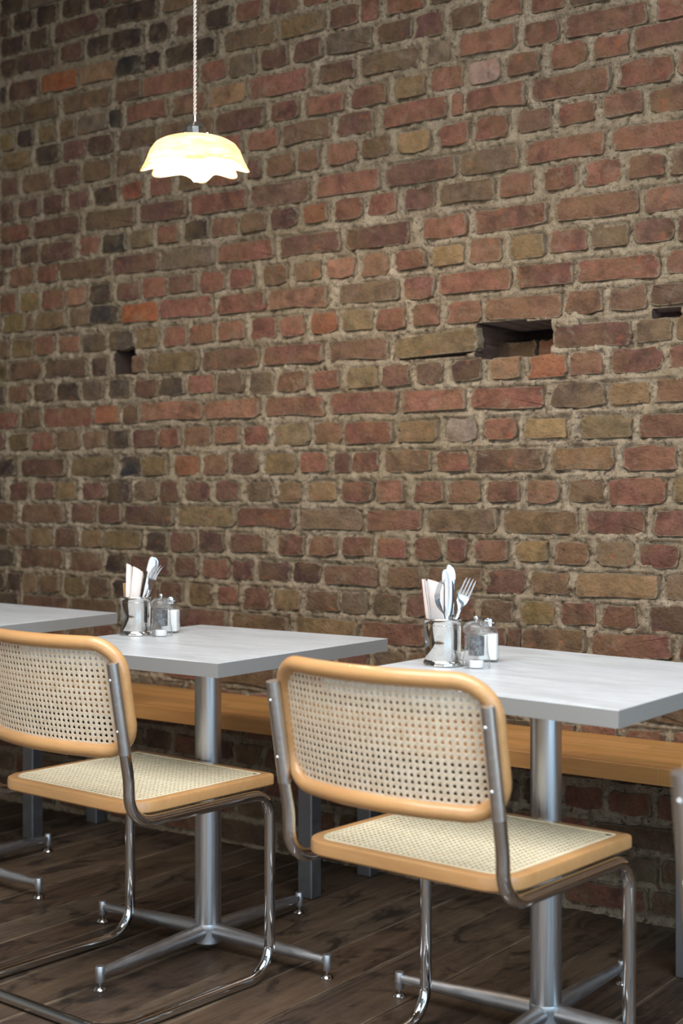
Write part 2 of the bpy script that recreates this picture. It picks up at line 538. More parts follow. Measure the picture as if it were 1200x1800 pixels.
# joints read off the photograph, in thirds of a pixel from x = 0 (L), 400 (M) and 800 (R)
BR = {
 21: {'L': "0-125d"},
 20: {'L': "0-45d 70-170d 190-300d 330-440d 460-580d"},
 19: {'L': "0-130d 155-250d 285-525m 548-830d 860-1030b"},
 18: {'L': "0-80dm 88-290dm 320-435m 460-580d 590-750d 780-890d 925-1035m 1080-1215d", 'M': "40-175rm 215-370m 390-530r"},
 17: {'L': "0-25d 40-200m 215-410o 415-600tp 605-750k 758-840d 865-1140d", 'M': "-20-260gb 275-510yb 535-690m 700-790r 830-1040r"},
 16: {'L': "0-115b 122-295b 325-580b 605-745m 752-1040r 1055-1190r", 'M': "0-145g 175-315m 350-495m 515-760g 780-975md 985-1135m 1165-1340b", 'R': "170-355r 395-575r"},
 15: {'L': "0-70y 90-170d 200-290by 315-390b 400-560g 570-640k 665-880r 905-1085pb", 'M': "-105-95tp 110-430r 480-670m 700-1010gb 1045-1170g", 'R': "20-320r 355-540mr 575-1010rb 1055-1330r"},
 14: {'L': "0-155by 185-310d 325-450m 455-590md 625-830bd 840-1120b 1135-1390m", 'M': "225-370rm 400-615r 650-835mr 880-1045by 1070-1245pr", 'R': "70-235pw 270-440br 495-690r 720-915r 945-1330mr"},
 13: {'L': "0-90m 110-255b 275-415m 430-590b 605-740b 760-900r 920-1090b", 'M': "-90-75r 105-265r 290-540mb 570-770m 820-1160r", 'R': "-20-40r 50-370r 400-820rb 855-1155r 1172-1400r"},
 12: {'L': "0-75m 95-200m 225-330m 355-465m 490-620d 640-750or 790-910r 935-1050b 1080-1270r", 'M': "100-165m 200-340br 370-480rb 520-680rp 705-850b 890-1065t 1105-1275r", 'R': "105-275r 320-505gr 540-735r 780-995br 1015-1300rb"},
 11: {'L': "0-160r 175-420m 445-710db 735-985m 1005-1300r", 'M': "120-430mb 465-800r 835-1205m", 'R': "30-335gb 370-790r 825-1260r"},
 10: {'L': "0-70m 100-200md 215-390m 415-520r 535-660k 680-800gy 825-935r 965-1095d 1110-1245br", 'M': "65-200b 220-365m 395-525or 565-710r 740-890r 930-1090m 1115-1410bg", 'R': "230-410mr 460-635r 680-875r 905-1100rb 1135-1350b"},
 9: {'L': "-40-25d 45-180rb 195-300r 310-570bm 590-830m 840-1125g 1145-1445r", 'M': "270-590m 620-960m 1030-1260r", 'R': "95-490mr 525-970br 1000-1330br"},
 8: {'L': "0-90r 100-200y 215-335r 342-455p 470-585d 610-735m 745-870r 885-1030m 1050-1185r 1205-1335r", 'M': "180-310bm 345-495b 520-670p 705-845bp 885-1040r 1075-1245t", 'R': "75-250bp 285-475yb 495-695mr 710-920bg 935-1150m 1170-1390m"},
 7: {'L': "15-130y 138-170b 180-345yb 365-470gb 475-625k 635-830o 840-1125r 1150-1395r", 'M': "210-525rb 585-905gb 925-1090rm 1115-1500r", 'R': "325-625rm 640-1080r 1105-1400rm"},
 6: {'L': "0-45b 60-170yb 180-285r 305-420r 430-560dg 568-705kg 712-835by 860-985r 1000-1130r 1145-1285r", 'M': "120-255r 270-400r 435-580ro 605-765yg 780-935r 975-1115rm 1150-1335rm", 'R': "150-565rb 580-780br 810-1010mb 1030-1290md"},
 5: {'L': "0-40y 48-215bm 235-460db 480-565d 690-760bm 775-1045dy 1065-1365mb", 'M': "185-500mr 530-850mb", 'R': "510-930m 948-1140bg 1155-1400b"},
 4: {'L': "-60-20d 45-150rb 175-275db 295-415d 430-540dg 570-690kg 705-825m 840-970kd 985-1130r 1145-1280bg", 'M': "110-240dg 260-410br 440-590r 625-785gy 810-955m 995-1135md 1175-1340dm", 'R': "175-345tr 385-590ro 600-775br 810-1095mr 1120-1400mr"},
 3: {'L': "-60-95r 105-210b 225-490r 496-630ro 645-730dm 735-1060pr 1075-1365p", 'M': "195-510mr 535-890mr 910-1255rp", 'R': "80-470r 505-795bg 810-1030bt 1045-1400rb"},
 2: {'L': "-80-20m 45-150yd 165-285r 295-415b 430-545b 560-680kd 695-825m 835-945r 965-1110pb 1130-1260pr", 'M': "80-205r 245-425gy 455-600rb 615-870r 895-1105tb 1145-1310wg", 'R': "150-320r 360-590ty 655-930yg 965-1350mr"},
 1: {'L': "-60-75d 110-345m 370-610yd 630-740k 742-880yb 915-1050bo 1070-1195pb 1220-1355bm", 'M': "190-355yb 380-525r 560-648m 652-795rm 820-1075b 1095-1265r", 'R': "95-475bm 510-840yp 870-1170r 1190-1400r"},
 0: {'L': "-90-15d 45-145m 180-285m 295-400yb 430-545m 560-685d 705-825bg 835-940m 970-1105m 1130-1255m", 'M': "95-220gb 265-385b 420-570bt 600-765rm 780-925rp 980-1135pr 1160-1330br", 'R': "165-340rm 375-545pb 590-785b 800-1110r 1145-1400yb"},
 -1: {'L': "-100-80m 115-340bm 370-495m 515-635m 655-915dm 940-1240yg", 'M': "45-350rm 375-705bg 725-1025rm 1050-1420gb", 'R': "255-650my 685-1000mr 1035-1350mr"},
 -2: {'L': "-80-40d 50-145b 160-270yb 290-405mb 425-540b 548-740dy 770-880d 890-1025m 1045-1180dm", 'M': "10-195m 260-400rb 430-570rb 605-765mr 785-940r 985-1120mr 1150-1255mr", 'R': "100-280mr 320-490yt 520-705rb 740-945gb 965-1180mr 1200-1400m"},
 -3: {'L': "-80-75k 105-330mb 360-535mb 555-665d 685-900m 925-1040m 1065-1205mr", 'M': "25-130m 150-330dm 345-490dm 510-790bm 840-1025b 1045-1340b", 'R': "165-370m 390-600b 635-1075bt 1105-1400bg"},
 -4: {'L': "-90-20d 32-110d 117-190b 205-310b 335-440yd 460-570bd 590-700d 715-825m 840-960m 990-1115yb 1145-1250r", 'M': "80-215br 245-380yb 405-590bm 600-730g 760-905dg 940-1045m 1065-1200m 1215-1300m", 'R': "125-305db 345-520y 555-740rm 775-960mr 1015-1380dm"},
 -5: {'L': "-140-100d 115-360mb 372-620bd 640-920d 940-1195m", 'M': "15-320b 360-685yb 705-1040mr 1060-1200m", 'R': "20-120m 140-262m 275-340m 348-685b 715-1140mr 1185-1400m"},
}
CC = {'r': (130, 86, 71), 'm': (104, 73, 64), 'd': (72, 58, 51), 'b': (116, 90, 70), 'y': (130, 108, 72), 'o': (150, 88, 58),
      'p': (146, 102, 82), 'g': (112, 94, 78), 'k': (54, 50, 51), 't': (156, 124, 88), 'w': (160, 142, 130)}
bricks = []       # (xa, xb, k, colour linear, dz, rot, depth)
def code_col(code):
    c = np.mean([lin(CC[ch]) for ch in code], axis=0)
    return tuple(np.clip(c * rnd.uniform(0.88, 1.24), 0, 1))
import re
for k, tiles in BR.items():
    for t, txt in tiles.items():
        off = {'L': 0, 'M': 400, 'R': 800}[t]
        for a, b_, code in re.findall(r'(-?\d+)-(\d+)([a-z]+)', txt):
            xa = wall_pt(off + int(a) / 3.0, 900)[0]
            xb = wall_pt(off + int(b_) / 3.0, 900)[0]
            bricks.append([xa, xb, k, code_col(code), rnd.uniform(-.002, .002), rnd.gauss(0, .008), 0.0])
# fill what the photograph hides or leaves outside its frame
FILL = ['r', 'm', 'b', 'mr', 'rb', 'd', 'db', 'g', 'm', 'r']
def z_range(k, X): return course_z(k, X)
holeA = [wall_pt(840, 560)[0] - 0.0, wall_pt(967, 560)[0]]
holeB = [wall_pt(196, 630)[0], wall_pt(229, 630)[0]]
for k in range(-13, 25):
    spans = sorted((b[0], b[1]) for b in bricks if b[2] == k)
    if k == 5:
        spans += [(wall_pt(690, 600)[0], holeA[1]), holeB]
        spans = sorted(tuple(q) for q in spans)
    free, cur = [], X0
    for a, b_ in spans:
        if a - cur > 0.09: free.append((cur, a))
        cur = max(cur, b_)
    if X1 - cur > 0.09: free.append((cur, X1))
    for a, b_ in free:
        x = a + 0.012 if a > X0 else a + rnd.uniform(0, .1)
        hdr = (k % 2 == 0)
        while x < b_ - 0.06:
            w = rnd.choice([0.11, 0.115, 0.12]) if (hdr or rnd.random() < .35) else rnd.uniform(.22, .245)
            if x + w > b_ - 0.01: w = b_ - 0.012 - x
            if b_ - (x + w) < 0.07: w = b_ - 0.012 - x
            if w > 0.27: w *= 0.5
            if w > 0.03:
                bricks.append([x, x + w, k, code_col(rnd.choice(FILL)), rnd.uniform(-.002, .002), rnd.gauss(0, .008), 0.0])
            x += w + rnd.uniform(.012, .018)
# the loose stone beside the large hole and the brick ends seen inside the holes
sx = (wall_pt(694, 605)[0], wall_pt(842, 605)[0])
bricks.append([sx[0], sx[1], 5, code_col('yg'), 0.004, -0.055, -0.004])
bricks.append([wall_pt(862, 605, WALL + .12)[0], wall_pt(944, 605, WALL + .12)[0], 5, code_col('bd'), -0.022, 0, 0.12])
bricks.append([wall_pt(947, 605, WALL + .12)[0], wall_pt(975, 605, WALL + .12)[0], 5, code_col('r'), -0.022, 0, 0.12])

def brick_variant(w, h, seed):
    """front outline of 16 points with worn corners, sides running back into the mortar"""
    r = random.Random(seed)
    hw, hh = w / 2, h / 2
    n = 16
    ring = []
    tot = 2 * (w + h)
    base = rrect(-hw, hw, -hh, hh, [r.uniform(.006, .016) for _ in range(4)], 2)
    mids = []
    # 12 corner points + 4 side midpoints
    for i in range(4):
        c = base[i * 3:(i + 1) * 3]
        nx = base[((i + 1) % 4) * 3]
        qq = r.uniform(.35, .65)
        mids += c + [(c[2][0] * qq + nx[0] * (1 - qq), c[2][1] * qq + nx[1] * (1 - qq))]
    V = []
    j = [(r.gauss(0, .0020), r.gauss(0, .0020)) for _ in mids]
    for (x, y), (jx, jy) in zip(mids, j):
        V.append((x + jx, 0.03, y + jy))
    for (x, y), (jx, jy) in zip(mids, j):
        q = r.uniform(.0015, .006)
        L = math.hypot(x, y)
        V.append((x * (1 - q / hw) + jx, r.uniform(-.0005, .0035), y * (1 - q / hh * .8) + jy))
    V.append((r.uniform(-.2, .2) * w, -.0022, r.uniform(-.1, .1) * h))
    m = len(mids)
    Fc = [[k, (k + 1) % m, m + (k + 1) % m, m + k] for k in range(m)]
    Fc += [[m + k, m + (k + 1) % m, 2 * m] for k in range(m)]
    return V, Fc
BH = 0.0655
VAR = {'h': [brick_variant(0.112, BH, 100 + i) for i in range(14)],
       's': [brick_variant(0.235, BH, 200 + i) for i in range(18)]}
MESH = {t: [make_mesh('brick', v[0], v[1], M['brick'], True) for v in L] for t, L in VAR.items()}
SIZE = {'h': 0.112, 's': 0.235}
def edge_attr(me, vals):
    a = me.attributes.new('Edge', 'FLOAT', 'POINT')
    a.data.foreach_set('value', vals)
for L in MESH.values():
    for me_ in L: edge_attr(me_, [0.0] * 32 + [1.0])

# mortar bed: one rough sheet, real holes pushed into it
fx = np.arange(-4.35, -1.15, 0.0065)
gx = np.concatenate([np.arange(X0, -4.35, 0.03), fx, np.arange(fx[-1] + 0.03, X1 + 0.03, 0.03)])
gz = np.arange(-0.02, CEIL + 0.01, 0.0065)
GX, GZ = np.meshgrid(gx, gz)
n1 = value_noise(GX, GZ, 45, 1) - .5
n2 = value_noise(GX, GZ, 110, 2) - .5
n3 = value_noise(GX, GZ, 16, 3) - .5
n4 = value_noise(GX + 5, GZ, 5.0, 4)
proud = 0.007 * n1 + 0.0105 * n2 + 0.007 * n3 + 0.012 * np.clip(n4 - .62, 0, 1) - 0.0052
SDF = np.full(GX.shape, 0.05)
for xa, xb, k, c, dz, rot, dep in bricks:
    if dep > .02: continue
    xm = (xa + xb) / 2; zc_ = course_z(k, xm) + dz
    i0, i1 = np.searchsorted(gx, [xa - .03, xb + .03])
    j0, j1 = np.searchsorted(gz, [zc_ - .07, zc_ + .07])
    if i1 <= i0 or j1 <= j0: continue
    sl = -(course_z(k, xb) - course_z(k, xa)) / max(xb - xa, .02) + rot
    sub_x = GX[j0:j1, i0:i1] - xm
    sub_z = GZ[j0:j1, i0:i1] - zc_ + sub_x * sl
    qx, qz = np.abs(sub_x) - (xb - xa) / 2, np.abs(sub_z) - .0328
    d_ = np.hypot(np.maximum(qx, 0), np.maximum(qz, 0)) + np.minimum(np.maximum(qx, qz), 0)
    SDF[j0:j1, i0:i1] = np.minimum(SDF[j0:j1, i0:i1], d_)
m5 = value_noise(GX + 3, GZ + 1, 24, 5)
crack = np.clip((m5 - .42) * 4, 0, 1) * 0.010 * np.exp(-((SDF - .0015) / .0042) ** 2)
bead = 0.0045 * np.clip(SDF / .012, 0, 1)
lapped = np.clip((value_noise(GX + 9, GZ, 30, 6) * .6 + n4 * .4 - .58) * 9, 0, 1)     # mortar pulled over a brick's edge
inner = np.clip(-SDF / .010, 0, 1) * (1 - lapped * np.clip(1 + SDF / .022, 0, 1))
proud = proud + bead - crack - 0.012 * inner
DEP = WALL - proud
HM = np.zeros(GX.shape, bool)
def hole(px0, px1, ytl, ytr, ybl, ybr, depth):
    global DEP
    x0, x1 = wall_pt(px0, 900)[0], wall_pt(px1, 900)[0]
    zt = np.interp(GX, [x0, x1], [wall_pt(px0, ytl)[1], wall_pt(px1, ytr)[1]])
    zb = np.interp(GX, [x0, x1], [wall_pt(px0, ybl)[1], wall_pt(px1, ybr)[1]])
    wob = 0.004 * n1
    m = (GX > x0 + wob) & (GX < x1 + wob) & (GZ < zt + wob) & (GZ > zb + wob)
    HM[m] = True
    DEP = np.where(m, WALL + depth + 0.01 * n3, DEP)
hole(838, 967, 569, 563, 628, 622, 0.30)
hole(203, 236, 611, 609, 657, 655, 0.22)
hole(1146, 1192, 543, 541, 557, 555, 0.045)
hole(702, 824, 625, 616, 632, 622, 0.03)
ny, nx = GX.shape
Vn = np.stack([GX, DEP, GZ], -1).reshape(-1, 3)
idx = np.arange(ny * nx).reshape(ny, nx)
q = np.stack([idx[:-1, :-1], idx[:-1, 1:], idx[1:, 1:], idx[1:, :-1]], -1).reshape(-1, 4)
me = bpy.data.meshes.new('wall_back')
me.vertices.add(len(Vn)); me.vertices.foreach_set('co', Vn.ravel())
me.loops.add(q.size); me.loops.foreach_set('vertex_index', q.ravel())
me.polygons.add(len(q))
me.polygons.foreach_set('loop_start', np.arange(0, q.size, 4))
me.polygons.foreach_set('loop_total', np.full(len(q), 4))
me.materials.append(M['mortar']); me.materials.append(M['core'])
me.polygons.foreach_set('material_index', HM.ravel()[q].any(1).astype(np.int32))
me.update(calc_edges=True)
me.validate()
wall = add('wall_back', me)
tag(wall, 'old exposed brick wall of red, brown and ochre bricks in rough mortar', kind='structure')

def vis_area(b):
    xm = (b[0] + b[1]) / 2
    z = course_z(b[2], xm)
    x, y = proj(xm, WALL, z)
    if not (-15 < x < 1215 and -20 < y < 1345): return 0
    # behind a table, bench or lamp?
    if y > 1180 and not (560 < x < 1200): return 0
    if y > 1210: return 0
    x2, _ = proj(b[1], WALL, z); x1_, _ = proj(b[0], WALL, z)
    d = -SN * xm + CS * WALL
    vis = max(0, min(x2, 1200) - max(x1_, 0))
    return vis * BH * F / d
order = sorted(range(len(bricks)), key=lambda i: -vis_area(bricks[i]))
single = set(i for i in order[:300])
SV, SF, SC = [], [], []
for i, (xa, xb, k, c, dz, rot, dep) in enumerate(bricks):
    w = xb - xa
    t = 'h' if w < 0.165 else 's'
    vi = rnd.randrange(len(VAR[t]))
    xm = (xa + xb) / 2
    z = course_z(k, xm) + dz
    slope = (course_z(k, xb) - course_z(k, xa)) / max(w, .02)
    off = rnd.uniform(-.0045, .0015) + dep
    hs = rnd.uniform(0.95, 1.07)
    fl = 1
    ang = -math.atan(slope) * 1.0 + rot
    if z < 0.034 or z > CEIL - 0.03: continue
    if i in single:
        o = bpy.data.objects.new('brick', MESH[t][vi])
        COL.objects.link(o)
        o.parent = wall
        o.location = (xm, WALL + off, z)
        o.rotation_euler = (rnd.gauss(0, .008), ang, rnd.gauss(0, .008))
        o.scale = (w / SIZE[t] * fl, 1, hs)
        o.color = (*c, 1)
    else:
        ca, sa = math.cos(ang), math.sin(ang)
        n0 = len(SV)
        for (x, y, zz) in VAR[t][vi][0]:
            x *= w / SIZE[t]; zz *= hs
            SV.append((xm + x * ca + zz * sa, WALL + off + y, z - x * sa + zz * ca))
            SC.append((*c, 1))
        SF += [[q_ + n0 for q_ in f] for f in VAR[t][vi][1]]
me = make_mesh('bricks_beyond', SV, SF, M['brick_stuff'], True)
at = me.color_attributes.new('Col', 'FLOAT_COLOR', 'POINT')
at.data.foreach_set('color', np.array(SC).ravel())
edge_attr(me, ([0.0] * 32 + [1.0]) * (len(SV) // 33))
o = add('brickwork', me, wall)
o['kind'] = 'stuff'

# ------------------------------------------------------------------ room shell
def struct(name, vf, mat, label=None):
    o = part(name, vf, mat)
    o['kind'] = 'structure'
    if label: o['label'] = label
    return o
YB = -2.75
floor = struct('floor', box(X0, X1, YB, WALL + .05, -0.06, -0.014), M['floor_base'], 'worn dark floorboards running towards the brick wall')
x = X0
pl_rnd = random.Random(23)
edges = []
while x < X1 - 0.02:
    w = pl_rnd.choice([0.115, 0.14, 0.165, 0.18, 0.155])
    w = min(w, X1 - x)
    edges.append((x, w)); x += w
FC = [lin(c) for c in ((84, 67, 53), (72, 57, 46), (95, 77, 60), (64, 51, 42), (88, 73, 59), (78, 60, 46))]
for (x, w) in edges:
    y = YB
    first = True
    while y < WALL:
        L = pl_rnd.uniform(1.7, 3.0) * (pl_rnd.random() if first else 1)
        L = max(L, .4); first = False
        y2 = min(y + L, WALL + .03)
        if WALL - y2 < .35: y2 = WALL + .03
        hgt = pl_rnd.uniform(-.0012, 0.0)
        g = pl_rnd.uniform(.0008, .0028)
        o = part('plank', bevel_box(x + g, x + w - g * .3, y + .001, y2 - .001, -.014, hgt, .0012, 1), M['floor'], floor)
        c = pl_rnd.choice(FC); f = pl_rnd.uniform(.8, 1.15)
        o.color = (c[0] * f, c[1] * f, c[2] * f, 1)
        y = y2
SKY = (-2.8, 1.0, -.6, 2.1)      # roof light opening
struct('ceiling', merge(box(X0 - .1, SKY[0], YB - .2, WALL + .2, CEIL, CEIL + .1), box(SKY[1], X1 + .2, YB - .2, WALL + .2, CEIL, CEIL + .1),
                        box(SKY[0], SKY[1], YB - .2, SKY[2], CEIL, CEIL + .1), box(SKY[0], SKY[1], SKY[3], WALL + .2, CEIL, CEIL + .1)), M['ceiling'])
struct('wall_left', box(X0 - .1, X0, YB - .1, WALL + .2, -.06, CEIL), M['plaster'])
def wall_open(axis, pos, thick, a0, a1, o0, o1, z0, z1):
    bs = []
    for (p, q_, r, t) in ((a0, o0, -.06, CEIL), (o1, a1, -.06, CEIL), (o0, o1, -.06, z0), (o0, o1, z1, CEIL)):
        bs.append(box(pos, pos + thick, p, q_, r, t) if axis == 'x' else box(p, q_, pos, pos + thick, r, t))
    return merge(*bs)
struct('wall_right', wall_open('x', X1, .12, YB, WALL + .2, -2.5, 2.5, .10, 2.85), M['plaster'])
struct('wall_front', wall_open('y', YB - .12, .12, X0, X1 + .12, -3.6, 1.8, .10, 2.85), M['plaster'])
bars = [box(X1 + .01, X1 + .05, y - .03, y + .03, .10, 2.85) for y in (-2.47, -1.23, .0, 1.23, 2.47)]
bars += [box(X1 + .01, X1 + .05, -2.5, 2.5, z - .03, z + .03) for z in (.13, 2.2, 2.82)]
struct('window_1', merge(*bars), M['winframe'])
bars = [box(x - .03, x + .03, YB - .06, YB - .02, .10, 2.85) for x in (-3.57, -2.22, -.9, .43, 1.77)]
bars += [box(-3.6, 1.8, YB - .06, YB - .02, z - .03, z + .03) for z in (.13, 2.2, 2.82)]
struct('window_2', merge(*bars), M['winframe'])

bars = [box(x - .025, x + .025, SKY[2], SKY[3], CEIL + .01, CEIL + .06) for x in np.linspace(SKY[0] + .025, SKY[1] - .025, 5)]
bars += [box(SKY[0], SKY[1], y - .025, y + .025, CEIL + .01, CEIL + .06) for y in (SKY[2] + .025, SKY[3] - .025)]
struct('window_3', merge(*bars), M['winframe'])

# ------------------------------------------------------------------ bench against the wall
bench = empty('bench', (-2.4, 3.106, 0))
tag(bench, 'long oak stave bench on grey steel legs along the brick wall', 'bench')
b_rnd = random.Random(5)
BX0, BX1, BD, BT = -2.6, 2.2, 0.345, 0.48
nst = 8
for i in range(nst):
    y0, y1 = i * BD / nst, (i + 1) * BD / nst
    x = BX0 - (b_rnd.uniform(0, .4) if i else .15)
    x = BX0
    while x < BX1 - .01:
        L = b_rnd.uniform(.35, .85)
        x2 = min(x + L, BX1)
        if BX1 - x2 < .15: x2 = BX1
        g = b_rnd.uniform(.0, .00035)
        o = part('stave', bevel_box(x, x2, y0, y1, BT - .0415, BT - g, .0006 if i else .0012, 1), M['oak'], bench)
        f = b_rnd.uniform(.84, 1.1)
        o.color = (f, f * b_rnd.uniform(.94, 1.0), f * b_rnd.uniform(.86, 1.0), 1)
        x = x2
for lx in (-1.13, 0.0, 1.105):
    for ly in (.004, BD - .06):
        part('leg', bevel_box(lx - .024, lx + .024, ly, ly + .045, 0, BT - .0415, .003, 2), M['benchleg'], bench)
    part('rail', bevel_box(lx - .02, lx + .02, .049, BD - .06, BT - .09, BT - .0415, .002, 1), M['benchleg'], bench)

# ------------------------------------------------------------------ tables
GT = 'square pale tables along the bench'
def table(cx, cy, tx, ty, sx, sy, zt, tilt, label):
    t = empty('cafe_table', (cx, cy, 0))
    tag(t, label, 'table', GT)
    dx, dy = tx - cx, ty - cy
    th = 0.032
    hx, hy = sx / 2, sy / 2
    # top sheet + core
    top = part('tabletop', bevel_box(-hx + .0008, hx - .0008, -hy + .0008, hy - .0008, -th + .0008, 0, .0006, 1), M['laminate'], t,
               loc=(dx, dy, zt), rot=tilt)
    e = .0012
    # aluminium-look edge strip on each side
    for nm, bb in (('a', (-hx, hx, -hy, -hy + e)), ('b', (-hx, hx, hy - e, hy)), ('c', (-hx, -hx + e, -hy + e, hy - e)), ('d', (hx - e, hx, -hy + e, hy - e))):
        part('edge_strip', box(bb[0], bb[1], bb[2], bb[3], -th, -.0010), M['edging'], top)
    zu = zt - th
    part('pole', lathe([(.0325, .06), (.0325, zu + .004)], 40, cap0=True, cap1=True), M['brushed'], t, True)
    part('mounting_plate', bevel_box(-.13, .13, -.13, .13, zu - .012, zu - .006, .002, 1), M['benchleg'], t)
    hub = part('hub', lathe([(0.0, .016), (.031, .016), (.034, .02), (.0335, .03), (.0345, .055), (.0350, .062), (.0335, .0665), (.032, .0668)], 40), M['brushed_arm'], t, True)
    for a in range(4):
        c_, s_ = math.cos(a * math.pi / 2), math.sin(a * math.pi / 2)
        P = [(c_ * r, s_ * r, z) for r, z in ((.020, .047), (.10, .046), (.2, .044), (.30, .042), (.356, .041))]
        arm = part('arm', tube(P, [.0195, .0182, .0152, .0118, .0095], 20), M['brushed_arm'], t, True)
        fx_, fy_ = c_ * .365, s_ * .365
        part('foot_post', lathe([(0, .019), (.0095, .019), (.0103, .0205), (.0103, .054), (.0095, .0555), (0, .0555)], 24, fx_, fy_), M['brushed_arm'], arm, True)
        part('glide', lathe([(0, .0), (.0150, .0), (.0155, .002), (.0135, .006), (.0075, .010), (.0042, .0112), (.0042, .021)], 24, fx_, fy_), M['chrome'], arm, True)
    return t
table(-2.329, 2.63, -2.357, 2.663, .634, .654, .750, (0, 0, 0), 'square pale stone-effect table behind the left cane chair, under the lamp')
table(-1.398, 2.63, -1.388, 2.622, .640, .693, .750, (0, .019, 0), 'square pale table at the right, behind the middle cane chair')
table(-3.36, 2.68, -3.315, 2.655, .640, .655, .7675, (.010, .010, 0), 'square pale table furthest from camera, cut by the left edge')

# ------------------------------------------------------------------ cane chairs
def weave(u0, u1, v0, v1, inside, surf, pitch=.0127):
    V, Fc = [], []
    n_u = int(round((u1 - u0) / pitch)); n_v = int(round((v1 - v0) / pitch))
    pu, pv = (u1 - u0) / n_u, (v1 - v0) / n_v
    def strand(pts, hw, lift):
        run = []
        for p_ in pts + [None]:
            if p_ is not None and inside(*p_):
                run.append(p_)
            else:
                if len(run) > 1: ribbon(run, hw, lift)
                run = []
    def ribbon(run, hw, lift):
        n0 = len(V)
        a, b_ = run[0], run[-1]
        L = math.hypot(b_[0] - a[0], b_[1] - a[1])
        nxv = (-(b_[1] - a[1]) / L, (b_[0] - a[0]) / L)
        for (u, v) in run:
            for (o_, h_) in ((-hw, 0), (0, .0006), (hw, 0), (0, -.0006)):
                V.append(surf(u + nxv[0] * o_, v + nxv[1] * o_, h_ + lift))
        for i in range(len(run) - 1):
            for k in range(4):
                l = (k + 1) % 4
                Fc.append([n0 + i * 4 + k, n0 + i * 4 + l, n0 + i * 4 + 4 + l, n0 + i * 4 + 4 + k])
    g = .0018
    for i in range(n_u + 1):
        for s_ in (-g, g):
            u = u0 + i * pu + s_
            strand([(u, v0 + j * pv) for j in range(n_v + 1)], .00158, .0006)
    for j in range(n_v + 1):
        for s_ in (-g, g):
            v = v0 + j * pv + s_
            strand([(u0 + i * pu, v) for i in range(n_u + 1)], .00158, -.0006)
    for d in (-1, 1):
        for m in range(-n_v - 1, n_u + n_v + 2):
            pts = []
            for j in range(2 * n_v + 1):
                v = v0 + j * pv / 2
                u = u0 + (m + .5) * pu + d * (j * pu / 2) - (0 if d > 0 else 0)
                if u0 - .001 <= u <= u1 + .001: pts.append((u, v))
            strand(pts, .00140, .0003 * d)
    return V, Fc

def inside_rr(x0, x1, y0, y1, r):
    def f(x, y):
        if x < x0 or x > x1 or y < y0 or y > y1: return False
        dx = max(x0 + r - x, x - (x1 - r), 0); dy = max(y0 + r - y, y - (y1 - r), 0)
        return dx * dx + dy * dy <= r * r or dx == 0 or dy == 0
    return f

